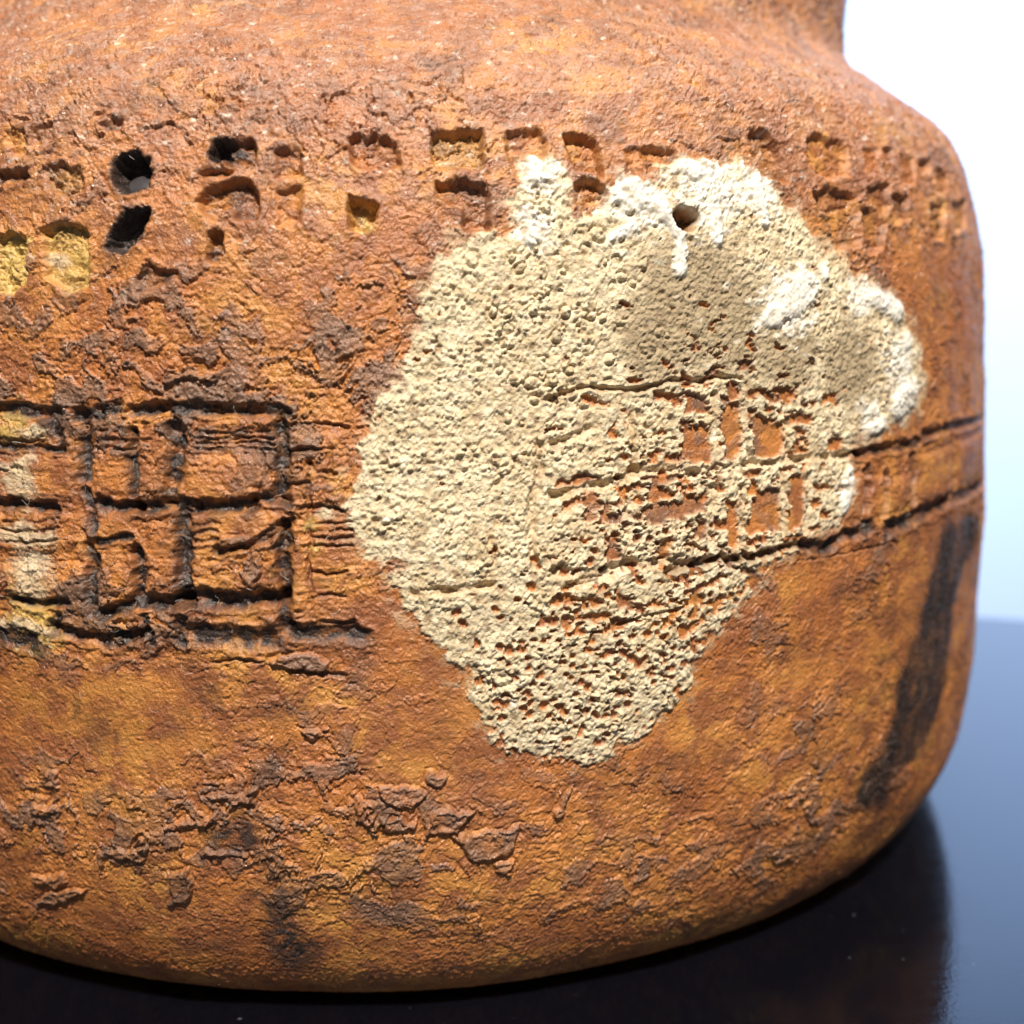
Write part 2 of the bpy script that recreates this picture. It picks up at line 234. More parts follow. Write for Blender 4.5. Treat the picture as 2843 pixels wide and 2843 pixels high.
STAMPS = [([(-20.83,69.51),(-20.16,70.11),(-19.1,70.28),(-18.18,69.81),(-17.92,68.94),(-18.14,67.96),(-19.06,67.55),(-20.03,67.82),(-20.68,68.51)],2.3,1.0,0.0),([(-21.13,63.89),(-20.61,65.22),(-19.81,66.17),(-17.95,66.38),(-18.44,65.06),(-19.24,63.99),(-19.9,63.39)],1.7,1.0,0.0),([(-13.52,70.97),(-12.95,71.21),(-12.04,70.94),(-12.25,69.95),(-12.99,69.46),(-13.45,69.72)],1.8,1.0,0.0),([(-12.17,70.94),(-10.53,71.18),(-10.36,70.18),(-10.59,69.32),(-12.22,69.33)],1.0,0.8,0.0),([(-14.52,68.88),(-13.48,68.98),(-11.95,68.84),(-12.21,68.66),(-14.24,68.63)],0.8,0.8,0.0),([(-14.33,66.93),(-13.45,67.88),(-11.06,68.22),(-10.3,67.49),(-10.27,65.57),(-11.52,65.7),(-12.16,66.54),(-13.29,65.6),(-14.17,66.08)],1.1,0.6,0.0),([(-13.53,64.52),(-12.78,64.76),(-12.52,63.45),(-12.91,62.62),(-13.65,62.98)],1.0,0.8,0.0),([(-31.09,69.65),(-29.41,69.32),(-28.01,69.45),(-27.71,68.87),(-29.32,68.67),(-30.94,68.61)],0.8,0.8,0.0),([(-26.44,69.32),(-25.11,69.65),(-23.47,69.21),(-23.22,67.96),(-24.36,67.38),(-26.01,67.92)],0.6,0.4,0.2),([(-26.44,65.09),(-24.99,65.55),(-22.68,65.13),(-22.77,63.55),(-22.64,61.13),(-24.2,60.77),(-26.09,61.89)],0.8,0.1,0.7),([(-30.67,64.69),(-29.05,65.03),(-27.81,64.63),(-27.76,61.42),(-29.01,60.69),(-30.6,60.82)],0.9,0.1,1.0),([(-18.95,61.82),(-18.04,62.53),(-16.73,62.04),(-15.81,62.04),(-16.87,61.21),(-18.7,60.74)],0.5,0.6,0.0),([(-21.97,72.36),(-21.2,72.86),(-20.31,72.56),(-20.5,71.91),(-21.37,72.08)],0.6,0.7,0.0),([(-3.75,70.91),(-3.25,71.42),(-1.51,71.31),(-0.4,70.56),(-0.18,69.33),(-1.17,68.95),(-3.01,69.18),(-3.62,69.67)],0.9,0.3,0.0),([(-3.75,67.0),(-2.78,66.88),(-1.81,66.41),(-1.94,65.69),(-2.93,64.67),(-3.77,64.97)],1.6,0.3,0.5),([(1.98,71.23),(2.75,71.63),(5.68,71.83),(5.72,70.05),(5.56,69.3),(2.67,69.12),(2.06,69.61)],1.1,0.3,0.3),([(2.45,67.89),(4.14,68.17),(5.88,67.95),(5.92,65.04),(4.29,64.9),(4.08,66.34),(2.61,67.05)],0.9,0.3,0.0),([(7.42,71.76),(9.74,72.1),(10.34,71.34),(10.29,68.68),(8.08,68.62),(7.4,70.35)],0.7,0.2,0.0),([(11.84,71.66),(12.82,71.84),(14.03,71.5),(14.54,69.83),(14.4,68.94),(12.59,69.25),(12.0,70.25)],1.0,0.35,0.0),([(12.37,68.12),(13.21,68.52),(14.41,68.18),(14.61,67.06),(14.01,66.05),(12.92,65.78),(12.31,66.87)],0.9,0.0,0.0),([(17.94,70.9),(18.85,71.21),(20.65,71.05),(20.66,70.12),(18.99,69.91),(18.03,69.09),(17.82,69.98)],0.7,0.5,0.0),([(19.84,66.34),(20.46,66.75),(21.67,66.66),(22.09,66.17),(21.43,65.38),(20.52,65.22),(19.94,65.71)],2.2,0.8,0.0),([(27.92,73.06),(29.71,72.92),(30.54,71.71),(31.12,69.24),(29.69,69.57),(27.87,70.41)],0.9,0.2,0.1),([(34.14,72.87),(35.53,73.45),(39.12,73.19),(39.09,70.51),(35.95,69.84),(33.85,70.82)],0.6,0.15,0.0),([(34.22,68.74),(35.76,69.12),(39.62,68.81),(39.2,68.06),(35.85,67.3),(34.58,67.24)],0.7,0.4,0.0),([(35.23,67.27),(39.45,68.08),(39.14,64.66),(36.57,64.42),(35.66,65.91)],0.6,0.0,0.1),([(41.06,69.49),(44.51,70.04),(44.28,68.39),(43.45,67.31),(40.98,68.17)],0.5,0.15,0.0),([(44.81,69.17),(47.66,69.23),(47.41,67.4),(45.12,66.96)],0.6,0.5,0.0),([(40.11,67.69),(42.22,67.96),(43.65,66.88),(42.38,64.35),(40.06,64.41)],0.6,0.4,0.0),([(45.02,73.17),(46.65,73.34),(46.44,72.37),(44.81,72.21)],0.5,0.5,0.0),([(51.76,72.91),(55.08,73.19),(53.53,71.79),(51.36,71.66)],0.5,0.4,0.0),([(52.34,68.8),(56.26,69.27),(54.86,65.98),(51.76,65.97)],0.5,0.3,0.0),([(58.61,69.45),(64.65,70.31),(62.87,67.43),(57.77,66.78)],0.5,0.3,0.1),([(-8.86,70.17),(-7.24,70.28),(-7.09,68.56),(-8.7,68.45)],0.45,0.12,0.0),([(-8.69,67.48),(-7.2,67.59),(-7.08,65.32),(-8.55,65.21)],0.45,0.12,0.0),([(-30.19,72.1),(-28.6,72.21),(-28.15,70.67),(-29.82,70.62)],0.45,0.12,0.0),([(-27.96,72.24),(-26.16,72.68),(-25.8,71.35),(-27.6,71.04)],0.45,0.12,0.0),([(16.46,70.7),(17.8,70.9),(17.71,68.94),(16.41,68.76)],0.35,0.1,0.0),([(42.03,72.86),(44.01,72.91),(43.66,70.88),(41.52,71.0)],0.3,0.1,0.0),([(48.01,72.84),(50.53,72.78),(49.56,70.46),(47.21,70.57)],0.3,0.1,0.0),([(55.85,72.35),(59.25,72.37),(57.48,70.35),(54.6,70.26)],0.3,0.1,0.0)]
BLOCKS = [[(-22.64,51.96),(-19.56,52.01),(-19.67,46.61),(-22.74,46.51)],
 [(-19.03,51.77),(-16.58,51.8),(-16.67,46.69),(-19.13,46.62)],
 [(-15.62,49.7),(-9.01,49.76),(-9.07,46.53),(-15.68,46.46)],
 [(-18.57,52.15),(-8.97,52.22),(-8.98,51.44),(-18.58,51.35)],
 [(-22.37,45.38),(-19.3,45.49),(-19.36,43.07),(-22.43,42.94)],
 [(-22.03,42.32),(-19.37,42.43),(-19.47,39.73),(-22.13,39.6)],
 [(-18.56,45.0),(-16.05,45.06),(-16.18,39.73),(-18.71,39.63)],
 [(-15.25,45.71),(-8.78,45.79),(-8.9,40.12),(-15.39,40.0)],
 [(-30.84,51.89),(-25.79,52.02),(-25.82,50.29),(-30.86,50.13)],
 [(-30.88,49.29),(-23.62,49.54),(-23.68,46.1),(-30.95,45.76)],
 [(-30.99,45.09),(-23.13,45.48),(-23.2,42.39),(-31.08,41.91)],
 [(-31.11,41.37),(-23.08,41.88),(-23.19,39.14),(-31.26,38.54)],
 [(-17.95,38.37),(-16.14,38.44),(-16.24,36.61),(-18.05,36.53)],
 [(-8.05,45.29),(-7.06,45.3),(-7.2,38.73),(-8.19,38.73)],
 [(-8.19,51.34),(-4.24,51.48),(-4.34,45.78),(-8.28,45.65)],
 [(36.48,46.46),(38.87,46.55),(38.57,42.79),(36.18,42.75)],
 [(41.84,45.7),(45.71,45.94),(45.49,42.75),(41.79,42.65)],
 [(47.17,47.19),(55.08,47.61),(54.4,43.11),(47.05,42.72)],
 [(39.12,46.09),(41.35,46.19),(41.02,42.66),(39.03,42.59)],
 [(56.64,47.63),(68.12,47.66),(67.55,43.03),(55.9,43.42)]]
REDS = [[(26.57,51.34),(29.62,51.29),(29.55,48.03),(26.51,48.13)],
 [(23.81,52.76),(25.67,52.78),(25.6,48.8),(23.72,48.82)],
 [(20.39,51.06),(22.82,51.05),(22.77,48.29),(20.34,48.34)],
 [(20.57,53.38),(22.57,53.4),(22.55,52.1),(20.55,52.09)],
 [(29.98,46.68),(31.75,46.63),(31.66,42.6),(29.89,42.69)],
 [(26.36,45.99),(29.23,45.86),(29.18,42.49),(26.28,42.69)],
 [(23.97,45.36),(25.17,45.36),(25.13,41.99),(23.91,42.02)],
 [(20.14,46.13),(22.41,46.07),(22.38,44.75),(20.12,44.83)],
 [(30.84,51.7),(32.57,51.7),(32.54,50.74),(30.81,50.74)],
 [(33.57,52.96),(35.47,52.97),(35.44,51.99),(33.59,51.99)],
 [(34.11,49.6),(36.04,49.56),(35.97,48.29),(34.08,48.34)],
 [(28.32,53.01),(29.58,53.05),(29.57,52.51),(28.31,52.47)],
 [(29.95,53.63),(30.88,53.68),(30.87,53.0),(29.94,52.95)],
 [(21.45,44.21),(22.53,44.21),(22.51,42.48),(21.42,42.49)],
 [(30.8,50.33),(31.96,50.35),(31.95,49.94),(30.81,49.92)],
 [(12.54,53.25),(14.63,53.28),(14.62,52.84),(12.53,52.81)],
 [(18.76,49.32),(20.54,49.32),(20.5,48.28),(18.75,48.29)],
 [(10.46,47.75),(13.56,47.7),(13.56,47.2),(10.46,47.25)],
 [(10.62,46.18),(13.4,46.13),(13.39,45.62),(10.62,45.67)],
 [(16.87,47.8),(20.5,47.69),(20.48,47.31),(16.87,47.41)],
 [(17.41,46.42),(20.48,46.32),(20.45,45.91),(17.41,46.01)],
 [(16.97,45.41),(20.44,45.28),(20.42,44.23),(16.95,44.38)],
 [(8.97,38.12),(10.4,38.1),(10.4,37.39),(8.98,37.4)],
 [(10.8,37.99),(13.04,37.91),(13.05,37.38),(10.79,37.47)],
 [(10.66,39.24),(12.78,39.17),(12.77,38.78),(10.67,38.85)],
 [(16.34,38.42),(18.76,38.28),(18.77,37.88),(16.35,38.02)],
 [(14.6,51.63),(15.08,51.69),(15.05,50.56),(14.57,50.5)],
 [(15.83,51.47),(16.24,51.53),(16.22,49.88),(15.79,49.82)],
 [(12.31,45.28),(13.26,45.3),(13.24,44.67),(12.31,44.64)],
 [(17.84,53.57),(20.62,53.58),(20.62,53.19),(17.84,53.19)],
 [(13.95,45.89),(15.44,45.9),(15.44,45.57),(13.93,45.58)],
 [(14.15,42.75),(14.97,42.78),(14.95,41.36),(14.14,41.33)],
 [(12.55,43.36),(13.09,43.4),(13.09,43.01),(12.54,42.97)],
 [(18.07,42.75),(18.93,42.76),(18.91,41.85),(18.04,41.84)],
 [(9.89,39.28),(10.47,39.32),(10.47,38.81),(9.88,38.77)],
 [(14.95,39.06),(16.06,39.05),(16.06,38.12),(14.95,38.14)]]
STAINS = [([(61.51,39.95),(52.69,39.25),(51.5,35.34),(48.65,30.12),(46.18,26.85),(44.93,22.73),(43.34,20.47),(41.6,18.58),(40.86,17.41),(45.34,16.15),(45.59,18.77),(48.33,19.53),(51.98,20.01),(53.93,21.94),(55.63,24.45),(55.77,30.24),(57.75,35.03),(65.45,38.27)],1.0,1.17),([(31.03,26.5),(34.7,26.5),(36.29,23.34),(35.15,21.72),(32.95,22.56)],0.45,0.91),([(33.85,16.25),(35.42,16.13),(36.93,14.94),(36.42,14.37),(34.59,15.14)],0.8,0.35),([(37.8,16.64),(39.39,16.32),(39.45,15.4),(38.34,15.75)],0.6,0.28),([(33.46,36.73),(35.91,38.14),(40.1,37.99),(40.8,35.15),(36.04,35.91)],0.4,0.73),([(40.84,30.47),(44.11,30.44),(45.27,28.89),(41.47,29.55)],0.6,0.32),([(36.94,40.64),(41.8,40.62),(40.51,40.04)],0.35,0.29),([(56.53,46.33),(67.93,46.6),(71.64,42.5),(58.67,42.74)],0.45,0.82),([(-10.43,28.35),(-8.63,29.05),(-9.25,26.22),(-10.55,25.38),(-12.05,26.16)],0.8,0.8),([(-15.26,22.44),(-11.92,23.43),(-10.77,20.94),(-9.08,18.93),(-9.71,17.38),(-11.47,20.04),(-15.02,20.43)],0.95,1.02),([(-11.72,17.0),(-8.92,17.41),(-8.64,14.14),(-7.21,12.0),(-8.01,9.47),(-10.68,8.63),(-11.72,11.05),(-11.56,14.56)],1.0,1.28),([(-9.99,32.36),(-7.49,32.91),(-7.05,31.07),(-9.58,30.25),(-10.57,30.75)],0.45,0.52),([(-23.66,30.57),(-21.91,30.99),(-21.79,29.1),(-23.64,27.56),(-24.46,28.3)],0.4,0.41),([(-15.94,33.1),(-13.72,33.58),(-13.09,30.97),(-15.0,31.55)],0.5,0.4),([(-18.7,18.97),(-16.5,19.0),(-16.76,16.68),(-18.61,15.52),(-18.95,17.1)],0.4,0.38),([(-24.98,32.09),(-24.23,32.29),(-24.68,30.48),(-25.35,29.73)],0.6,0.14),([(-5.0,28.65),(-3.87,29.05),(-3.79,27.29),(-5.06,26.5)],0.4,0.53),([(21.2,7.47),(22.85,9.46),(25.77,9.79),(91.45,0.0)],0.7,2.67),([(-23.66,52.65),(-20.74,52.82),(-19.41,52.47),(-20.75,52.08),(-23.54,51.91)],0.5,0.25),([(-31.6,36.29),(-28.36,36.33),(-26.6,35.67),(-29.27,35.03),(-31.75,34.91)],0.7,0.27),([(-26.04,37.05),(-18.47,37.13),(-18.27,35.97),(-23.19,36.07)],0.6,0.27),([(-15.96,37.75),(-9.3,37.52),(-9.46,36.25),(-15.88,36.34)],0.6,0.26),([(-8.78,38.16),(-3.19,37.76),(-3.22,36.48),(-8.59,36.63)],0.7,0.2),([(-16.95,50.55),(-15.53,50.08),(-15.97,46.64),(-16.88,46.86)],0.4,0.3),([(-26.17,51.35),(-24.98,51.75),(-23.85,50.41),(-23.74,49.41),(-26.19,49.84)],0.5,0.25),([(-9.72,52.31),(-8.01,52.07),(-8.04,51.1),(-9.25,51.1)],0.4,0.29)]
FLAKES = [[(-2.46,25.77),(-0.7,25.98),(0.92,24.97),(-0.23,23.63),(-1.99,24.27),(-2.35,25.08)],
 [(1.67,24.1),(4.22,23.36),(2.67,21.5),(1.01,22.04)],
 [(2.8,21.5),(4.99,21.75),(7.61,21.78),(7.1,20.39),(6.05,19.47),(4.09,19.34)],
 [(-2.38,23.31),(0.13,22.93),(-0.13,22.39),(-2.4,22.47)],
 [(0.7,26.87),(2.21,26.65),(2.07,25.72),(0.81,25.91)],
 [(5.8,19.18),(7.52,19.31),(6.87,18.18),(5.81,18.28)],
 [(-4.1,25.0),(-2.86,24.42),(-3.03,22.9),(-4.41,23.07)],
 [(10.0,22.39),(11.59,24.61),(11.47,24.06),(10.57,21.59)],
 [(-29.15,22.81),(-26.41,23.2),(-26.95,22.55),(-29.26,21.92)],
 [(-27.73,25.7),(-26.63,25.71),(-26.78,24.14),(-28.32,24.37)],
 [(-23.84,19.58),(-19.95,20.48),(-20.36,19.26),(-22.95,19.54),(-24.11,17.71)],
 [(-18.25,22.22),(-13.98,23.9),(-14.56,23.03),(-17.88,21.82)],
 [(-14.72,24.95),(-11.06,25.63),(-11.35,24.55),(-14.07,24.71)],
 [(-28.75,15.3),(-25.04,16.12),(-29.16,13.83),(-30.77,13.65)],
 [(-7.85,29.74),(-6.21,30.27),(-7.12,29.21)],
 [(-18.37,18.38),(-16.48,19.16),(-16.76,16.68),(-18.44,15.71)],
 [(-15.42,20.41),(-13.15,20.68),(-12.36,20.44),(-15.05,20.07)],
 [(-30.53,16.28),(-27.33,17.2),(-27.53,16.2),(-30.39,15.48)],
 [(-10.25,35.32),(-7.89,35.61),(-5.81,35.23),(-6.45,34.32),(-8.9,34.58)],
 [(-13.1,43.6),(-11.1,44.25),(-11.12,43.38),(-13.12,42.98)],
 [(-11.66,41.51),(-10.63,43.02),(-9.91,42.15),(-10.69,40.65)],
 [(-17.5,54.81),(-12.76,55.31),(-13.4,54.59),(-16.59,54.57)]]
WHITES = [([(9.43,69.48),(9.57,68.63)],0.8),([(16.64,68.29),(17.42,67.37),(18.89,66.67)],0.66),([(18.89,66.67),(20.11,65.0),(20.38,63.87)],0.52),([(20.34,63.49),(20.19,62.54)],0.61),([(23.21,68.77),(23.44,66.64),(23.61,64.52)],0.53),([(21.21,69.73),(23.08,69.67)],0.64),([(15.74,67.5),(16.77,66.98)],0.66),([(27.98,69.02),(28.12,66.04)],0.47),([(30.73,60.55),(32.19,61.17)],1.32),([(28.0,58.95),(29.61,59.34)],0.76),([(34.02,62.41)],0.71),([(40.72,60.65),(43.83,59.6)],0.99),([(45.08,57.18)],0.78),([(45.91,52.7),(43.65,51.69)],1.22),([(36.77,46.7),(36.03,43.77)],0.58),([(41.2,50.5),(39.67,49.94)],0.59),([(8.81,64.4)],0.6),([(14.74,64.5),(16.45,65.28)],0.51)]
OCHRES = [((-29.03,63.46),1.88,1.0),((-23.64,63.0),1.44,0.9),((-23.2,61.9),0.65,1.0),((-2.63,66.08),0.72,1.0),((-2.64,65.37),0.79,1.0),((-22.42,28.5),7.69,0.55),((-27.06,30.92),3.71,0.5),((-4.0,18.78),4.94,0.6),((-18.38,26.78),3.77,0.4),((-7.54,53.97),2.52,0.6),((-14.22,53.77),2.16,0.5),((-28.61,56.02),3.0,0.45),((-29.24,51.49),1.88,0.8),((-27.86,37.11),2.83,0.9),((-21.73,37.54),1.95,0.6),((-6.61,45.06),0.52,1.0),((-6.65,43.03),0.66,0.9),((8.36,29.35),2.52,0.2),((3.03,32.13),2.83,0.3),((-12.78,35.43),4.77,0.3),((-17.43,45.85),1.1,0.2),((5.22,69.82),1.88,0.6),((14.7,19.24),4.11,0.25),((-29.38,43.84),2.34,0.4),((-19.71,52.44),2.21,0.35),((5.27,70.95),2.25,0.3)]
CREAMS = [((-28.38,47.53),1.53,1.84),((-27.99,43.53),2.42,0.78),((-27.86,40.84),1.87,2.18),((-5.7,45.68),0.52,0.44),((-27.88,36.71),3.38,0.48),((-25.39,63.03),0.96,0.66),((-27.4,50.98),1.5,0.53)]
ZONE_SMOOTH = [((21.46,60.09),6),((25.19,58.56),5),((18.31,57.44),4),((29.81,56.55),4),((36.97,55.18),4)]
ZONE_RING = [((13.39,60.43),5.5),((11.08,62.6),5),((9.8,57.5),5),((12.77,65.56),4),((8.59,53.84),4),((6.06,60.4),3)]
ZONE_HOLES = [((14.34,32.45),8),((19.41,34.35),6),((10.33,29.58),5),((25.41,37.78),4),((18.08,44.43),4),((13.17,28.88),5)]
ZONE_BARE = [((23.15,51.19),6.5),((20.76,47.39),6),((28.04,48.56),6),((25.39,43.9),7),((14.27,36.88),3.5),((30.65,44.27),5),((19.33,38.42),5),((14.32,45.42),3),((29.71,51.72),4),((26.36,39.33),4)]
ZONE_WHITE = [((17.42,67.37),2.6),((23.41,68.59),3.4),((27.93,68.82),2.4),((9.6,69.0),1.8),((8.83,65.12),1.8),((29.87,59.94),2.8),((38.54,60.84),1.8),((43.72,55.44),2.6),((44.55,52.76),2.4),((39.71,50.81),1.8),((36.39,45.02),1.5),((15.36,67.87),2)]
POOL = (-19.15,68.39)
PITS = [((20.71,66.35),1.0)]

# ------------------------------------------------------------------ vase profile (millimetres)
def spline(zn, r, z):
    zn = np.array(zn); r = np.array(r); m_ = len(zn); h = np.diff(zn); A = np.eye(m_); b = np.zeros(m_)
    for i in range(1, m_ - 1):
        A[i, i-1] = h[i-1]; A[i, i] = 2 * (h[i-1] + h[i]); A[i, i+1] = h[i]
        b[i] = 6 * ((r[i+1] - r[i]) / h[i] - (r[i] - r[i-1]) / h[i-1])
    m = np.linalg.solve(A, b); k = np.clip(np.searchsorted(zn, z) - 1, 0, m_ - 2)
    a = (zn[k+1] - z) / h[k]; c = (z - zn[k]) / h[k]
    return a * r[k] + c * r[k+1] + ((a**3 - a) * m[k] + (c**3 - c) * m[k+1]) * h[k]**2 / 6

def profile():
    ZB, ZT, RB, EXP, RM = -0.7766, -0.4691, 0.8725, 2.2822, 1.0115
    UP = [(-.5191,1.0115),(-.4691,1.0115),(-.3,1.0129),(-.1,.9986),(.08,.9819),(.2,.9534),(.28,.8986),(.34,.8121),(.38,.7715),
          (.42,.7587),(.46,.758),(.50,.760),(.55,.7622),(.62,.767),(.75,.785),(.86,.812)]
    a = np.linspace(0, np.pi / 2, 400)
    r = RB + (RM - RB) * np.sin(a)**(2 / EXP); z = ZT - (ZT - ZB) * np.cos(a)**(2 / EXP)
    zu = np.linspace(ZT, .86, 1500)[1:]
    r = np.concatenate([r, spline([p[0] for p in UP], [p[1] for p in UP], zu)]); z = np.concatenate([z, zu])
    s = np.concatenate([[0], np.cumsum(np.hypot(np.diff(r), np.diff(z)))])
    return r * R_MM, z * R_MM, s * R_MM
PR, PZ, PS = profile()

# grid: columns round the vase (arc at radius 70 mm), rows up the wall
A0, A1, FULL = -48.0, 79.0, 2 * math.pi * R_MM
tt = np.linspace(0, 1, 1130)
fine_a = A0 + (A1 - A0) * tt
coarse = []
a = A1
step = 0.3
while a + step < A0 + FULL - 0.2:
    a += step
    coarse.append(a)
    step = min(step * 1.12, 3.2, max(0.25, (A0 + FULL - a) * 0.12))
A = np.concatenate([fine_a, coarse]).astype(np.float32)
V = np.concatenate([np.linspace(0, 98, 1010), np.linspace(98, PS[-1], 60)[1:]]).astype(np.float32)
NA, NV = len(A), len(V)
X, Y = np.meshgrid(A, V)
print('grid', NV, NA, NV * NA)

# ------------------------------------------------------------------ noise
def hsh(ix, iy, seed):
    h = (ix.astype(np.uint32) * np.uint32(374761393)) ^ (iy.astype(np.uint32) * np.uint32(668265263)) ^ np.uint32((seed * 2246822519 + 1013) & 0xffffffff)
    h = (h ^ (h >> np.uint32(13))) * np.uint32(1274126177)
    h = (h ^ (h >> np.uint32(15))) * np.uint32(2246822519)
    return h ^ (h >> np.uint32(16))

def rnd(ix, iy, seed): return (hsh(ix, iy, seed) & np.uint32(0xffffff)).astype(np.float32) / np.float32(16777216)

GX = np.cos(np.arange(64) * 2 * np.pi / 64).astype(np.float32)
GY = np.sin(np.arange(64) * 2 * np.pi / 64).astype(np.float32)
def perlin(x, y, seed=0):
    fx, fy = np.floor(x), np.floor(y)
    ix, iy = fx.astype(np.int32), fy.astype(np.int32)
    x = x - fx; y = y - fy
    u = x * x * x * (x * (x * 6 - 15) + 10); v = y * y * y * (y * (y * 6 - 15) + 10)
    def g(dx, dy):
        k = hsh(ix + dx, iy + dy, seed) & np.uint32(63)
        return GX[k] * (x - dx) + GY[k] * (y - dy)
    a = g(0, 0); a += u * (g(1, 0) - a)
    b = g(0, 1); b += u * (g(1, 1) - b)
    return (a + v * (b - a)) * np.float32(1.5)

def fbm(x, y, seed=0, octaves=4, gain=0.5):
    t = 0; amp = 1.0
    for o in range(octaves):
        t = t + amp * perlin(x, y, seed + o * 17)
        x = x * 2.03; y = y * 2.03; amp *= gain
    return t

def worley(x, y, seed=0, jitter=0.9):
    ix, iy = np.floor(x).astype(np.int32), np.floor(y).astype(np.int32)
    best = np.full(x.shape, 9.0, np.float32); second = best.copy(); rid = np.zeros(x.shape, np.float32)
    for dx in (-1, 0, 1):
        for dy in (-1, 0, 1):
            cx, cy = ix + dx, iy + dy
            px = cx + 0.5 + jitter * (rnd(cx, cy, seed) - 0.5); py = cy + 0.5 + jitter * (rnd(cx, cy, seed + 5) - 0.5)
            d = (px - x)**2 + (py - y)**2
            m = d < best
            second = np.where(m, best, np.minimum(second, d))
            rid = np.where(m, rnd(cx, cy, seed + 9), rid)
            best = np.where(m, d, best)
    return np.sqrt(best).astype(np.float32), np.sqrt(second).astype(np.float32), rid

def ss(a, b, x):
    t = np.clip((x - a) / (b - a), 0, 1)
    return t * t * (3 - 2 * t)

# ragged edges: features are read at slightly wandering positions
wob1, wob2 = perlin(X / 2.3, Y / 2.3, 71), perlin(X / 2.3, Y / 2.3, 72)
wob3, wob4 = perlin(X / 0.7, Y / 0.7, 73), perlin(X / 0.7, Y / 0.7, 74)
XW = (X + 0.35 * wob1 + 0.16 * wob3).astype(np.float32)
YW = (Y + 0.35 * wob2 + 0.16 * wob4).astype(np.float32)

XG = (X + 0.14 * wob1 + 0.15 * wob3).astype(np.float32)
YG = (Y + 0.14 * wob2 + 0.15 * wob4).astype(np.float32)

def window(pts, pad):
    xs, ys = [p[0] for p in pts], [p[1] for p in pts]
    i0, i1 = np.searchsorted(A, min(xs) - pad), np.searchsorted(A, max(xs) + pad)
    j0, j1 = np.searchsorted(V, min(ys) - pad), np.searchsorted(V, max(ys) + pad)
    return (slice(j0, max(j1, j0 + 1)), slice(i0, max(i1, i0 + 1)))

def seg_d2(x, y, p, q):
    dx, dy = q[0] - p[0], q[1] - p[1]
    t = np.clip(((x - p[0]) * dx + (y - p[1]) * dy) / max(dx * dx + dy * dy, 1e-9), 0, 1)
    return (x - p[0] - t * dx)**2 + (y - p[1] - t * dy)**2

def line_d(pts, pad):
    w = window(pts, pad); x, y = XG[w], YG[w]
    d = np.full(x.shape, 1e9, np.float32)
    if len(pts) == 1: pts = [pts[0], pts[0]]
    for p, q in zip(pts[:-1], pts[1:]): d = np.minimum(d, seg_d2(x, y, p, q))
    return w, np.sqrt(d)

def poly_sd(pts, pad, sharp=False):
    w = window(pts, pad)
    x, y = (XG[w], YG[w]) if sharp else (XW[w], YW[w])
    d = np.full(x.shape, 1e9, np.float32); ins = np.zeros(x.shape, bool)
    for p, q in zip(pts, pts[1:] + pts[:1]):
        d = np.minimum(d, seg_d2(x, y, p, q))
        if p[1] != q[1]:
            c = ((p[1] > y) != (q[1] > y)) & (x < (q[0] - p[0]) * (y - p[1]) / (q[1] - p[1]) + p[0])
            ins ^= c
    d = np.sqrt(d)
    return w, np.where(ins, -d, d)

def zone(lst):
    m = np.zeros(X.shape, np.float32)
    for (cx, cy), r in lst:
        w = window([(cx, cy)], 2.4 * r)
        m[w] = np.maximum(m[w], np.exp(-((XW[w] - cx)**2 + (YW[w] - cy)**2) / (r * r)))
    return m

# ------------------------------------------------------------------ relief (H, mm) and layer maps
zero = lambda: np.zeros(X.shape, np.float32)
wash, ochre, white = zero(), zero(), zero()
pid = np.zeros(X.shape, np.int16)               # which part a face belongs to

H = 0.30 * fbm(X / 30, Y / 24, 1, 3) + 0.07 * fbm(X / 8, Y / 5, 2, 3) - 0.12

# wrinkled skin of the slip: plateaus with curled edges
sx, sy = XW + 0.12 * Y, YW
n1 = fbm(sx / 3.4 + 0.4 * wob1, sy / 2.3 + 0.4 * wob2, 11, 6, 0.52)
dens = 0.50 * perlin(X / 15, Y / 10, 21) + 0.35 * perlin(X / 6, Y / 5, 22) - 0.08
dens += 0.30 * np.exp(-((Y - 60) / 12)**2) * ss(12, -5, X) + 0.38 * np.exp(-((Y - 19) / 6)**2) * ss(24, 8, X) - 0.25 * ss(9, 3, Y) + 0.10 * ss(62, 72, Y) - 0.10 * np.exp(-((Y - 27) / 8)**2) * ss(5, 20, X) - 0.30 * np.exp(-((Y - 10) / 6)**2) - 0.25 * np.exp(-((Y - 30) / 4)**2) - 0.20 * ss(42, 52, X) + 0.45 * np.exp(-((X - 33) / 9)**2 - ((Y - 23) / 10)**2)
th = 0.20 - 0.45 * dens
skin = ss(th - 0.02, th + 0.035, n1)
rel = np.clip(0.75 + 1.5 * dens, 0.12, 1.5)
H += rel * (0.095 * skin + 0.095 * np.exp(-((n1 - th - 0.045) / 0.04)**2) - 0.05 * np.exp(-((n1 - th + 0.05) / 0.04)**2))
n2 = fbm(XW / 1.25, YW / 0.8, 31, 4, 0.58)
th2 = 0.1 - 0.4 * dens
H += 0.058 * np.maximum(np.clip(rel, 0.25, 1.4), 0.85 * ss(46, 58, Y) + 0.6 * ss(68, 78, Y)) * ss(th2 - 0.03, th2 + 0.04, n2)
n3 = perlin(XW / 2.6, YW / 1.3, 41) + 0.45 * perlin(X / 0.9, Y / 0.6, 42)
crack = np.exp(-(n3 / 0.045)**2) * ss(-0.1, 0.3, dens + 0.3)
H -= 0.10 * crack
n4 = perlin(X / 1.8 + 0.3 * wob3, Y / 1.0 + 0.3 * wob4, 43)
H += 0.075 * np.exp(-(n4 / 0.045)**2) * ss(-0.1, 0.3, dens + 0.35)
grain = 0.030 * perlin(X / 0.42, Y / 0.36, 51) + 0.026 * perlin(X / 0.23, Y / 0.21, 52)
H += grain * 0.85
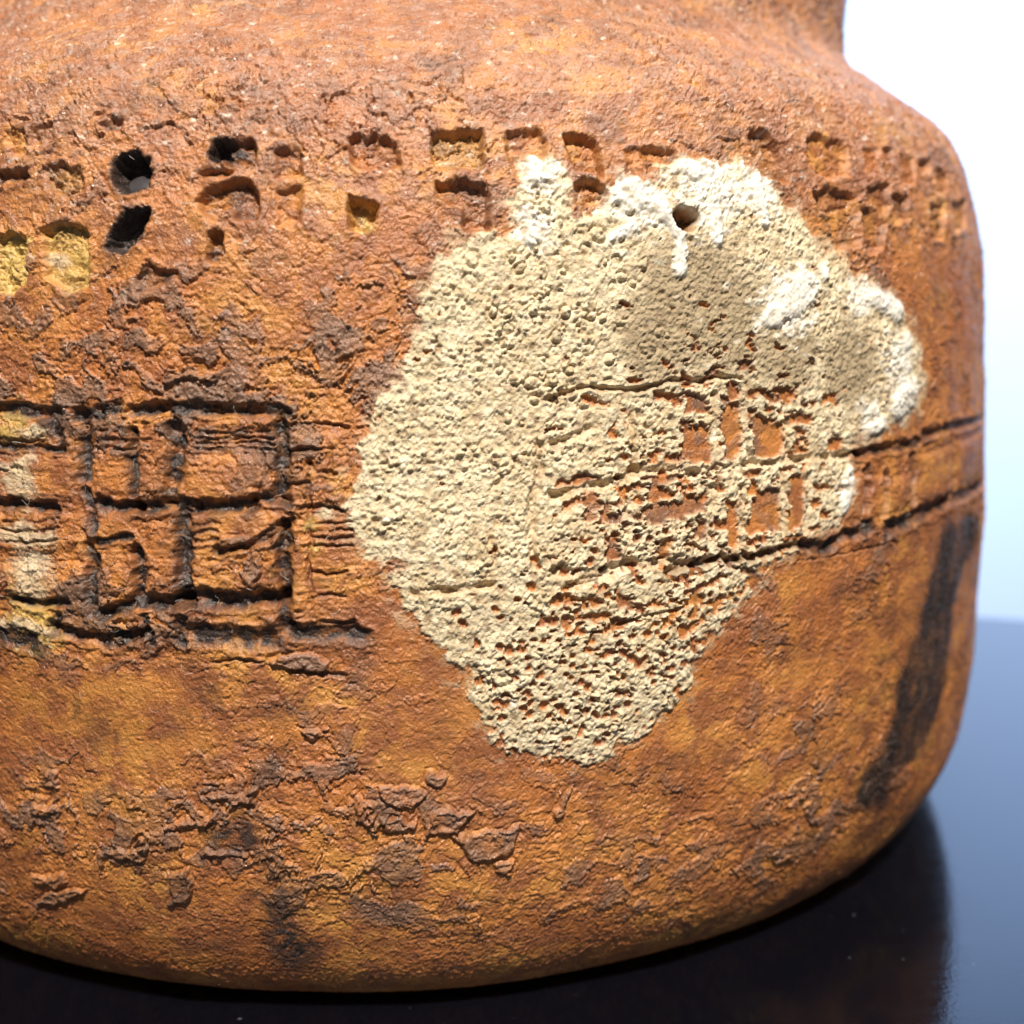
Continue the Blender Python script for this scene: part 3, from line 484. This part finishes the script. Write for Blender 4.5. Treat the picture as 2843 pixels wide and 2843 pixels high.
n5 = perlin(XW / 1.5, YW / 0.9, 45) + 0.5 * perlin(XW / 0.6, YW / 0.4, 46)
H += 0.052 * np.exp(-(n5 / 0.055)**2) - 0.05 * np.exp(-((n5 - 0.16) / 0.07)**2)
band = ss(33, 37, Y) * ss(60, 57, Y) * ss(2, -3, X)
H += band * (0.05 * fbm(X / 1.6, Y / 0.24, 55, 2) + 0.05 * fbm(XW / 0.8, YW / 0.5, 56, 3))
# turning lines on the shoulder
H += 0.045 * fbm(X / 2.2, (Y - 0.12 * X) / 0.5, 61, 4, 0.6) * ss(62, 72, Y)
gold = np.clip(0.14 + 0.8 * perlin(X / 8, Y / 6, 81) - 0.4 * skin, 0, 1)
skin = skin * ss(-0.25, 0.25, dens + 0.3 * wob1) * (1 - 0.65 * ss(60, 71, Y))
dust_sheen = ss(58, 80, Y) * np.clip(0.72 + 0.35 * fbm(X / 4, Y / 2.6, 83, 3) + 0.5 * fbm(X / 0.9, Y / 0.55, 85, 3, 0.6), 0, 1)  # dust towards the top, also painting in the shoulder's pale sheen
fleck = 0.8 * ss(0.74, 0.92, fbm(X / 1.2, Y / 0.7, 84, 4, 0.6)) * ss(55, 70, Y)

for (cx, cy), r, k in OCHRES:
    w = window([(cx, cy)], 2.3 * r)
    m = np.exp(-((XW[w] - cx)**2 + (YW[w] - cy)**2) / (r * r)) * k
    gold[w] = np.maximum(gold[w], m)
    if k > 0.75: ochre[w] = np.maximum(ochre[w], ss(0.35, 0.75, m + 0.35 * n2[w]) * 0.85)

# relief blocks of the band
for i, poly in enumerate(BLOCKS):
    w, sd = poly_sd(poly, 1.5, True)
    H[w] += 0.18 * ss(0.15, -0.8, sd) - 0.08 * np.exp(-(sd / 0.22)**2)
    pid[w][sd < -0.02] = 60 + i

for i, poly in enumerate(FLAKES):
    w, sd = poly_sd(poly, 1.2)
    sd = sd + 0.22 * n2[w] + 0.10 * wob3[w]
    m = ss(0.08, -0.10, sd)
    H[w] += 0.20 * m + 0.12 * np.exp(-((sd + 0.18) / 0.16)**2) - 0.10 * np.exp(-((sd - 0.16) / 0.12)**2)
    skin[w] = np.maximum(skin[w], m)
    gold[w] *= 1 - m
    pid[w][sd < -0.02] = 120 + i

# pale crust of glaze
w, sd = poly_sd(PATCH, 6)
edge = sd + 0.75 * fbm(X[w] / 1.5, Y[w] / 1.5, 91, 5, 0.6)
crust = zero()
tw = 0.2 + 0.9 * ss(18, 38, x_ := X[w]) + 0.4 * ss(0.2, 0.6, perlin(x_ / 6, Y[w] / 6, 95))
crust[w] = ss(0.6 * tw, -tw, edge)
pid[w][(sd < 0) & (crust[w] > 0.3)] = 2
zs, zr, zh, zb = zone(ZONE_SMOOTH), zone(ZONE_RING), zone(ZONE_HOLES), zone(ZONE_BARE)
body_h = H.copy()
x, y = X[w], Y[w]
f1, f2, rid = worley(x / 0.54 + 0.25 * wob3[w], y / 0.48 + 0.25 * wob4[w], 101)
g1, g2, gid = worley(x / 0.95, y / 0.85, 111)
b1, b2, bid = worley(x / 1.35 + 0.3 * wob1[w], y / 1.25 + 0.3 * wob2[w], 121, 0.95)
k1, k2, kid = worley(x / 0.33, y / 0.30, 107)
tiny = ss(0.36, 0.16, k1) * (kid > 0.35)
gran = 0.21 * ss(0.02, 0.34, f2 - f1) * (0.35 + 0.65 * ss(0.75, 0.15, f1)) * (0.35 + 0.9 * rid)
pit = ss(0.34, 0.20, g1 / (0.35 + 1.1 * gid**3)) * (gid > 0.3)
ring_r = 0.12 + 0.30 * np.mod(bid * 5.7, 1.0)
ring = np.exp(-((b1 - ring_r) / 0.075)**2) * (bid > 0.35)
bowl = ss(ring_r, ring_r * 0.55, b1) * (bid > 0.35)
thick = ss(0.05, -2.6, edge)
vary = np.clip(0.55 + 1.3 * fbm(x / 4, y / 3.2, 135, 3), 0.05, 1.35)
hc = 0.05 + 0.15 * thick + 0.80 * gran * (0.35 + 0.65 * thick) * vary * (1 - 0.75 * zs[w]) - 0.13 * vary * pit * (1 - 0.8 * zs[w])
hc = hc + (0.13 * bowl * (bid > 0.55) - 0.08 * bowl * (bid <= 0.55) - 0.17 * ring) * np.clip(zr[w] * 1.8 + 0.22, 0, 1.25)
hc = hc + 0.10 * fbm(x / 0.9, y / 0.75, 131, 5, 0.65) + 0.045 * perlin(x / 0.3, y / 0.28, 133) - 0.075 * tiny * (0.4 + 0.6 * kid)
# holes down to the clay, mostly at the lower end
h1, h2, hid = worley(x / 0.80 + 0.2 * wob3[w], y / 0.72 + 0.2 * wob4[w], 141)
hid2 = np.mod(hid * 7.31, 1.0)
hole = ss(0.05, -0.04, h1 - (0.13 + 0.36 * hid2**1.6)) * (hid > (1.02 - 0.85 * np.clip(zh[w] * 1.4, 0, 1)))
nb = fbm(x / 1.7, y / 1.1, 151, 4, 0.6)
open_ = ss(-0.03, 0.08, nb - 0.95 + 0.78 * np.minimum(zb[w] * 1.25, 1))
keep = zero()                                    # glaze stays in the cut lines of the band
for pts, hw, dep, wa in GROOVES:
    if wa < 0.1:
        wk, dk = line_d(pts, 1.2)
        keep[wk] = np.maximum(keep[wk], ss(0.55, 0.22, dk + 0.15 * n2[wk]))
for i, poly in enumerate(REDS):
    wr, sr_ = poly_sd(poly, 1.0)
    m = ss(0.12, -0.12, sr_ + 0.28 * n2[wr])
    tmp = zero(); tmp[wr] = m
    open_ = np.maximum(open_, tmp[w])
    p_ = pid[wr]; p_[(sr_ < -0.02) & (p_ == 2)] = 160 + i
gone = np.clip(np.maximum(hole, open_ * (1 - 0.92 * keep[w])), 0, 1)
cw = crust[w] * (1 - gone)
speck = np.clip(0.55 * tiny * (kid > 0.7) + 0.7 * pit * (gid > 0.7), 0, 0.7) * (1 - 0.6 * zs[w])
lip = np.exp(-((gone - 0.25) / 0.2)**2) * (gone > 0.02) * 0.08
H[w] = (body_h[w] * (1 - 0.6 * crust[w])) + cw * hc + lip * crust[w] - 0.12 * gone * crust[w]
film = 0.5 * ss(1.5, -0.2, edge) * ss(-0.15, 0.5, fbm(x / 2.2, y / 1.6, 97, 4, 0.6)) * (1 - gone)
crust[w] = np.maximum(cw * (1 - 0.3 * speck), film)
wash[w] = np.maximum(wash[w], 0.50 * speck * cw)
skin *= (1 - crust)
gold[w] *= 1 - 0.7 * gone
dust_sheen *= (1 - crust)

for (cx, cy), rx, ry in CREAMS:
    wc = window([(cx, cy)], 2 * max(rx, ry))
    m = ss(1.35, 0.55, np.sqrt(((XW[wc] - cx) / rx)**2 + ((YW[wc] - cy) / ry)**2) + 0.35 * n2[wc])
    crust[wc] = np.maximum(crust[wc], 0.72 * m)
    H[wc] += 0.05 * m

# incised lines
for pts, hw, dep, wa in GROOVES:
    hw = max(hw, 0.09)
    if wa > 0.5: hw *= 1.4; dep *= 0.72
    if wa < 0.1: hw *= 1.4; dep *= 0.9
    wg, d = line_d(pts, 3 * hw + 0.8)
    q = d / hw * (1 - 0.30 * n2[wg])
    m = ss(1.6, 0.35, q)
    dd = dep * (0.75 + 0.5 * perlin(X[wg] / 1.7, Y[wg] / 1.7, 161))
    if wa < 0.1: dd = dd * (0.35 + 0.65 * ss(-0.35, 0.15, perlin(X[wg] / 1.6, Y[wg] / 1.6, 163)))
    H[wg] -= dd * m
    H[wg] += 0.10 * np.exp(-((q - 1.75) / 0.45)**2) * min(1, hw / 0.3) * (0.25 if wa < 0.1 else 1)
    crust[wg] *= 1 - 0.15 * m * (wa < 0.3)
    if wa > 0:
        spread = np.exp(-np.maximum(q - 0.7, 0) / (0.45 + 1.3 * np.clip(0.5 + n1[wg], 0, 1)))
        wash[wg] = np.maximum(wash[wg], np.clip(wa * spread * np.clip(0.95 + 0.7 * n2[wg], 0, 1), 0, 1))
        crust[wg] *= 1 - m * wa
    p_ = pid[wg]; p_[(m > 0.6) & (p_ >= 60) & (p_ < 120)] = 0

# stamped marks
for i, (poly, dep, wa, oc) in enumerate(STAMPS):
    wsn, sd = poly_sd(poly, 2.0, True)
    if wa < 0.9: dep *= 0.78
    sdr = sd + (0.12 if wa > 0.9 else 0.07) * n2[wsn]
    m = ss(0.22, -0.22 - 0.12 * dep, sdr) if wa > 0.9 else ss(0.24, -0.22, sdr)
    H[wsn] += -dep * m * (0.9 + 0.12 * n1[wsn]) + 0.10 * np.exp(-((sd - 0.35) / 0.3)**2)
    H[wsn] += m * 0.07 * n2[wsn]
    if wa > 0:
        f = np.clip(m * (0.35 + 0.8 * wa) + (n2[wsn] - 0.2) * 0.8 * m * (1 - wa), 0, 1) * wa
        if wa > 0.9: f = ss(0.45, 0.05, sdr)
        wash[wsn] = np.maximum(wash[wsn], np.clip(f * (1.0 if wa > 0.9 else (0.4 + 0.9 * np.clip(0.5 + n2[wsn], 0, 1))), 0, 1))
    if oc > 0: ochre[wsn] = np.maximum(ochre[wsn], oc * m)
    if wa > 0.7: crust[wsn] *= 1 - m
    dust_sheen[wsn] *= 1 - m
    pid[wsn][sd < 0.05] = 10 + i

# thick runs of white glaze
for pts, r in WHITES:
    ww, d = line_d(pts, 2.2 * r + 0.5)
    m = ss(1.35, 0.55, d / r + 0.25 * n1[ww])
    white[ww] = np.maximum(white[ww], m)
    sm = 0.22 + 0.25 * np.sqrt(np.clip(1 - (d / (1.2 * r))**2, 0, 1))
    H[ww] = H[ww] * (1 - 0.7 * m) + (0.45 * H[ww] + sm + 0.05 * n2[ww]) * 0.7 * m
white = np.maximum(white, 0.55 * fleck * (1 - crust))
white = np.maximum(white, 0.85 * crust * ss(0.25, 0.75, zone(ZONE_WHITE) + 0.45 * n2))
white *= 1 - np.clip(wash * 1.5, 0, 1)

# pigment stains and the brushed stripe
for i, (poly, k, soft) in enumerate(STAINS):
    wt, sd = poly_sd(poly, 3 * soft + 1.5)
    m = ss(soft, -soft, sd - (1.0 * soft if i == 0 else 0) + 0.6 * soft * n1[wt] + 0.15 * n2[wt])
    if i == 0:
        m = m * np.clip(0.94 + 0.22 * fbm(X[wt] / 2.5, Y[wt] / 6, 171, 3) + 0.12 * n2[wt], 0, 1)
        pid[wt][(sd < 0) & (pid[wt] == 0)] = 3
    else:
        m = m * np.clip(0.85 + 0.7 * n2[wt] + 0.3 * n1[wt], 0, 1)
    wash[wt] = np.maximum(wash[wt], k * m * (1 - 0.9 * crust[wt]))

mott = ss(0.18, 0.62, fbm(X / 6, Y / 4.5, 181, 4, 0.6) + 0.30 * ss(25, 45, X) * ss(40, 30, Y) - 0.1)
wash = np.maximum(wash, 0.34 * mott * np.clip(0.7 + 0.8 * n2, 0, 1) * (1 - crust) * ss(0, 6, Y))
wash = np.clip(wash, 0, 1)
ochre *= 1 - crust

# quiet the relief at the foot, and towards the back where the grid is coarse
H *= 0.15 + 0.85 * ss(0.5, 6.0, Y)
H *= ss(FULL + A0, FULL + A0 - 25, X) * 0.6 + 0.4
v_neck = float(np.interp(0.405 * R_MM, PZ, PS))
pid[(Y > v_neck) & (pid == 0)] = 1
pid[(Y < 2.2) & (pid == 0)] = 4

# ------------------------------------------------------------------ surface points
ang = (A / R_MM)
r0, z0 = np.interp(V, PS, PR), np.interp(V, PS, PZ)
dr, dz = np.gradient(r0, V), np.gradient(z0, V)
ln = np.hypot(dr, dz); nr, nz = dz / ln, -dr / ln
rad_ = r0[:, None] + nr[:, None] * H
P = np.stack([rad_ * np.sin(ang), -rad_ * np.cos(ang), np.maximum(z0[:, None] + nz[:, None] * H, PZ[0])], -1) / 1000.0
Pn = np.concatenate([P[:, -1:], P, P[:, :1]], 1)
du = Pn[:, 2:] - Pn[:, :-2]
dv = np.empty_like(P); dv[1:-1] = P[2:] - P[:-2]; dv[0] = P[1] - P[0]; dv[-1] = P[-1] - P[-2]
NRM = np.cross(du, dv); NRM /= np.linalg.norm(NRM, axis=-1, keepdims=True) + 1e-20
sand = ss(0.25, 0.75, zs + 0.12 * n2) * (1 - 0.8 * white)
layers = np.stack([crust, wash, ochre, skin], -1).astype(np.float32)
depos = np.stack([white, dust_sheen, sand, gold], -1).astype(np.float32)

jj, ii = np.meshgrid(np.arange(NV - 1), np.arange(NA), indexing='ij')
i2 = (ii + 1) % NA
QUADS = np.stack([jj * NA + ii, jj * NA + i2, (jj + 1) * NA + i2, (jj + 1) * NA + ii], -1).reshape(-1, 4)
FID = pid[:-1].reshape(-1)
PF, NF, LF, DF = P.reshape(-1, 3), NRM.reshape(-1, 3), layers.reshape(-1, 4), depos.reshape(-1, 4)

def surface_part(name, mask, parent, label=None, kind=None):
    q = QUADS[mask]
    if len(q) < 6: return None
    used, inv = np.unique(q, return_inverse=True)
    me = bpy.data.meshes.new(name)
    me.vertices.add(len(used)); me.vertices.foreach_set('co', PF[used].astype(np.float32).ravel())
    me.loops.add(q.size); me.loops.foreach_set('vertex_index', inv.astype(np.int32).ravel())
    me.polygons.add(len(q)); me.polygons.foreach_set('loop_start', np.arange(0, q.size, 4, dtype=np.int32))
    me.polygons.foreach_set('use_smooth', np.ones(len(q), bool))
    me.update(calc_edges=True)
    for nm, src in (('layers', LF), ('deposits', DF)):
        at = me.attributes.new(nm, 'FLOAT_COLOR', 'POINT')
        at.data.foreach_set('color', src[used].ravel())
    me.normals_split_custom_set_from_vertices(NF[used])
    me.materials.append(clay)
    o = bpy.data.objects.new(name, me)
    o.parent = parent
    if label: o['label'] = label
    COL.objects.link(o)
    return o

vase = bpy.data.objects.new('ceramic_vase', None)
vase.empty_display_size = 0.02
COL.objects.link(vase)
vase['label'] = 'rough orange-brown ceramic vase with a pale blistered glaze patch and an incised band'
vase['category'] = 'vase'

surface_part('body', FID == 0, vase)
surface_part('neck', FID == 1, vase, 'smoother pinkish brown neck')
cr_o = surface_part('glaze_crust', FID == 2, vase, 'pale cream blistered glaze patch')
surface_part('painted_stripe', FID == 3, vase, 'blurred black painted stripe')
surface_part('base_edge', FID == 4, vase)
for i, s in enumerate(STAMPS): surface_part('stamped_mark', FID == 10 + i, vase)
for i, s in enumerate(BLOCKS): surface_part('relief_block', FID == 60 + i, vase)
for i, s in enumerate(FLAKES): surface_part('skin_flake', FID == 120 + i, vase)
for i, s in enumerate(REDS): surface_part('bare_clay_brick', FID == 160 + i, cr_o)

# mouth with its rim and inner wall, and the underside
def lathe(name, prof, seg, parent, mat):
    vs, fs = [], []
    for r, z in prof:
        for k in range(seg):
            t = 2 * math.pi * k / seg
            vs.append((r / 1000 * math.sin(t), -r / 1000 * math.cos(t), z / 1000))
    for j in range(len(prof) - 1):
        for k in range(seg):
            fs.append((j * seg + k, j * seg + (k + 1) % seg, (j + 1) * seg + (k + 1) % seg, (j + 1) * seg + k))
    o = mesh_obj(name, vs, fs, mat, parent)
    for p in o.data.polygons: p.use_smooth = True
    return o
tr, tz = PR[-1], PZ[-1]
lathe('rim', [(tr - 0.3, tz - 0.6), (tr + 0.5, tz + 0.6), (tr + 0.2, tz + 2.0), (tr - 1.5, tz + 3.0), (tr - 3.5, tz + 2.6), (tr - 4.6, tz + 0.8)], 160, vase, clay)
lathe('inner_wall', [(tr - 4.6, tz + 0.8), (tr - 6, tz - 10), (48, 28), (60, 12), (63, -10), (60, -40), (50, -48), (0.05, -48.5)], 160, vase, clay)
lathe('underside', [(PR[0] + 0.05, PZ[0] + 0.03), (PR[0] - 6, PZ[0] + 0.03), (PR[0] - 8, PZ[0] + 1.0), (0.05, PZ[0] + 1.2)], 160, vase, clay)

def on_surface(a_, v_, off):
    r, z = np.interp(v_, PS, PR), np.interp(v_, PS, PZ)
    k = np.searchsorted(V, v_); t = a_ / R_MM
    rr = r + nr[k] * off
    return Vector((rr * math.sin(t), -rr * math.cos(t), z + nz[k] * off)) / 1000, Vector((nr[k] * math.sin(t), -nr[k] * math.cos(t), nz[k]))

# grey glassy drop at the bottom of the round hole
pc, pn = on_surface(POOL[0], POOL[1], -1.15)
pn = (pn + Vector((0.0, -0.25, 0.55))).normalized()
q = pn.to_track_quat('Z', 'Y')
vs, fs = [], []
for j, (r, hh) in enumerate(((1.0, -0.6), (0.98, 0.0), (0.75, 0.10), (0.4, 0.16), (0.02, 0.18))):
    for k in range(24):
        t = 2 * math.pi * k / 24
        vs.append(tuple(pc + q @ (Vector((r * 1.05 * math.cos(t), r * 0.85 * math.sin(t), hh)) / 1000)))
for j in range(4):
    for k in range(24): fs.append((j * 24 + k, j * 24 + (k + 1) % 24, j * 24 + 24 + (k + 1) % 24, j * 24 + 24 + k))
po = mesh_obj('glaze_drop', vs, fs, poolm, vase)
po['label'] = 'smooth grey glassy drop in the round hole'
for p in po.data.polygons: p.use_smooth = True

# the empty stands at the foot of the vase, on the table
vase.location = (0, 0, Z_TABLE)
for o in list(bpy.data.objects):
    if o.parent == vase: o.location = (0, 0, -Z_TABLE)

# fine pale lint caught on the rough clay
lintm, nt, bsdf = new_mat('lint')
n = N(nt)
nt.links.new(n.mix(n.noise(3000, 2), (0.55, 0.47, 0.42), (0.82, 0.78, 0.74)), bsdf.inputs['Base Color'])
bsdf.inputs['Roughness'].default_value = 0.7
rng = random.Random(7)
vs, fs = [], []
Hs = H
for f in range(300):
    if f < 130: a_, v_ = rng.uniform(-42, 4), rng.gauss(46, 8)
    else: a_, v_ = rng.uniform(-44, 52), rng.uniform(62, 88)
    if not 3 < v_ < 95: continue
    hd = rng.uniform(0, math.tau); L = rng.uniform(0.2, 0.9); curl = rng.uniform(-1.6, 1.6); seg = 7
    rad = rng.uniform(0.007, 0.014); lift = rng.uniform(-0.05, 0.04)
    pts = []
    for k in range(seg + 1):
        i = min(int(np.searchsorted(A, a_)), NA - 1); j = min(int(np.searchsorted(V, v_)), NV - 1)
        hloc = float(Hs[max(j - 4, 0):j + 5, max(i - 4, 0):i + 5].max())
        p, nn = on_surface(a_, v_, hloc + lift + 0.05 * math.sin(k / seg * math.pi))
        pts.append((p, nn))
        a_ += L / seg * math.cos(hd); v_ += L / seg * math.sin(hd); hd += curl / seg
    b0 = len(vs)
    for k, (p, nn) in enumerate(pts):
        d = (pts[min(k + 1, seg)][0] - pts[max(k - 1, 0)][0]).normalized()
        s1 = d.cross(nn).normalized(); s2 = s1.cross(d)
        rr = rad / 1000 * (0.4 if k in (0, seg) else 1)
        for t in (0, 2.094, 4.189): vs.append(tuple(p + (s1 * math.cos(t) + s2 * math.sin(t)) * rr))
    for k in range(seg):
        for t in range(3): fs.append((b0 + 3 * k + t, b0 + 3 * k + (t + 1) % 3, b0 + 3 * k + 3 + (t + 1) % 3, b0 + 3 * k + 3 + t))
lint = mesh_obj('lint', vs, fs, lintm)
lint['kind'] = 'stuff'
lint['label'] = 'fine pale lint fibres caught on the rough clay'
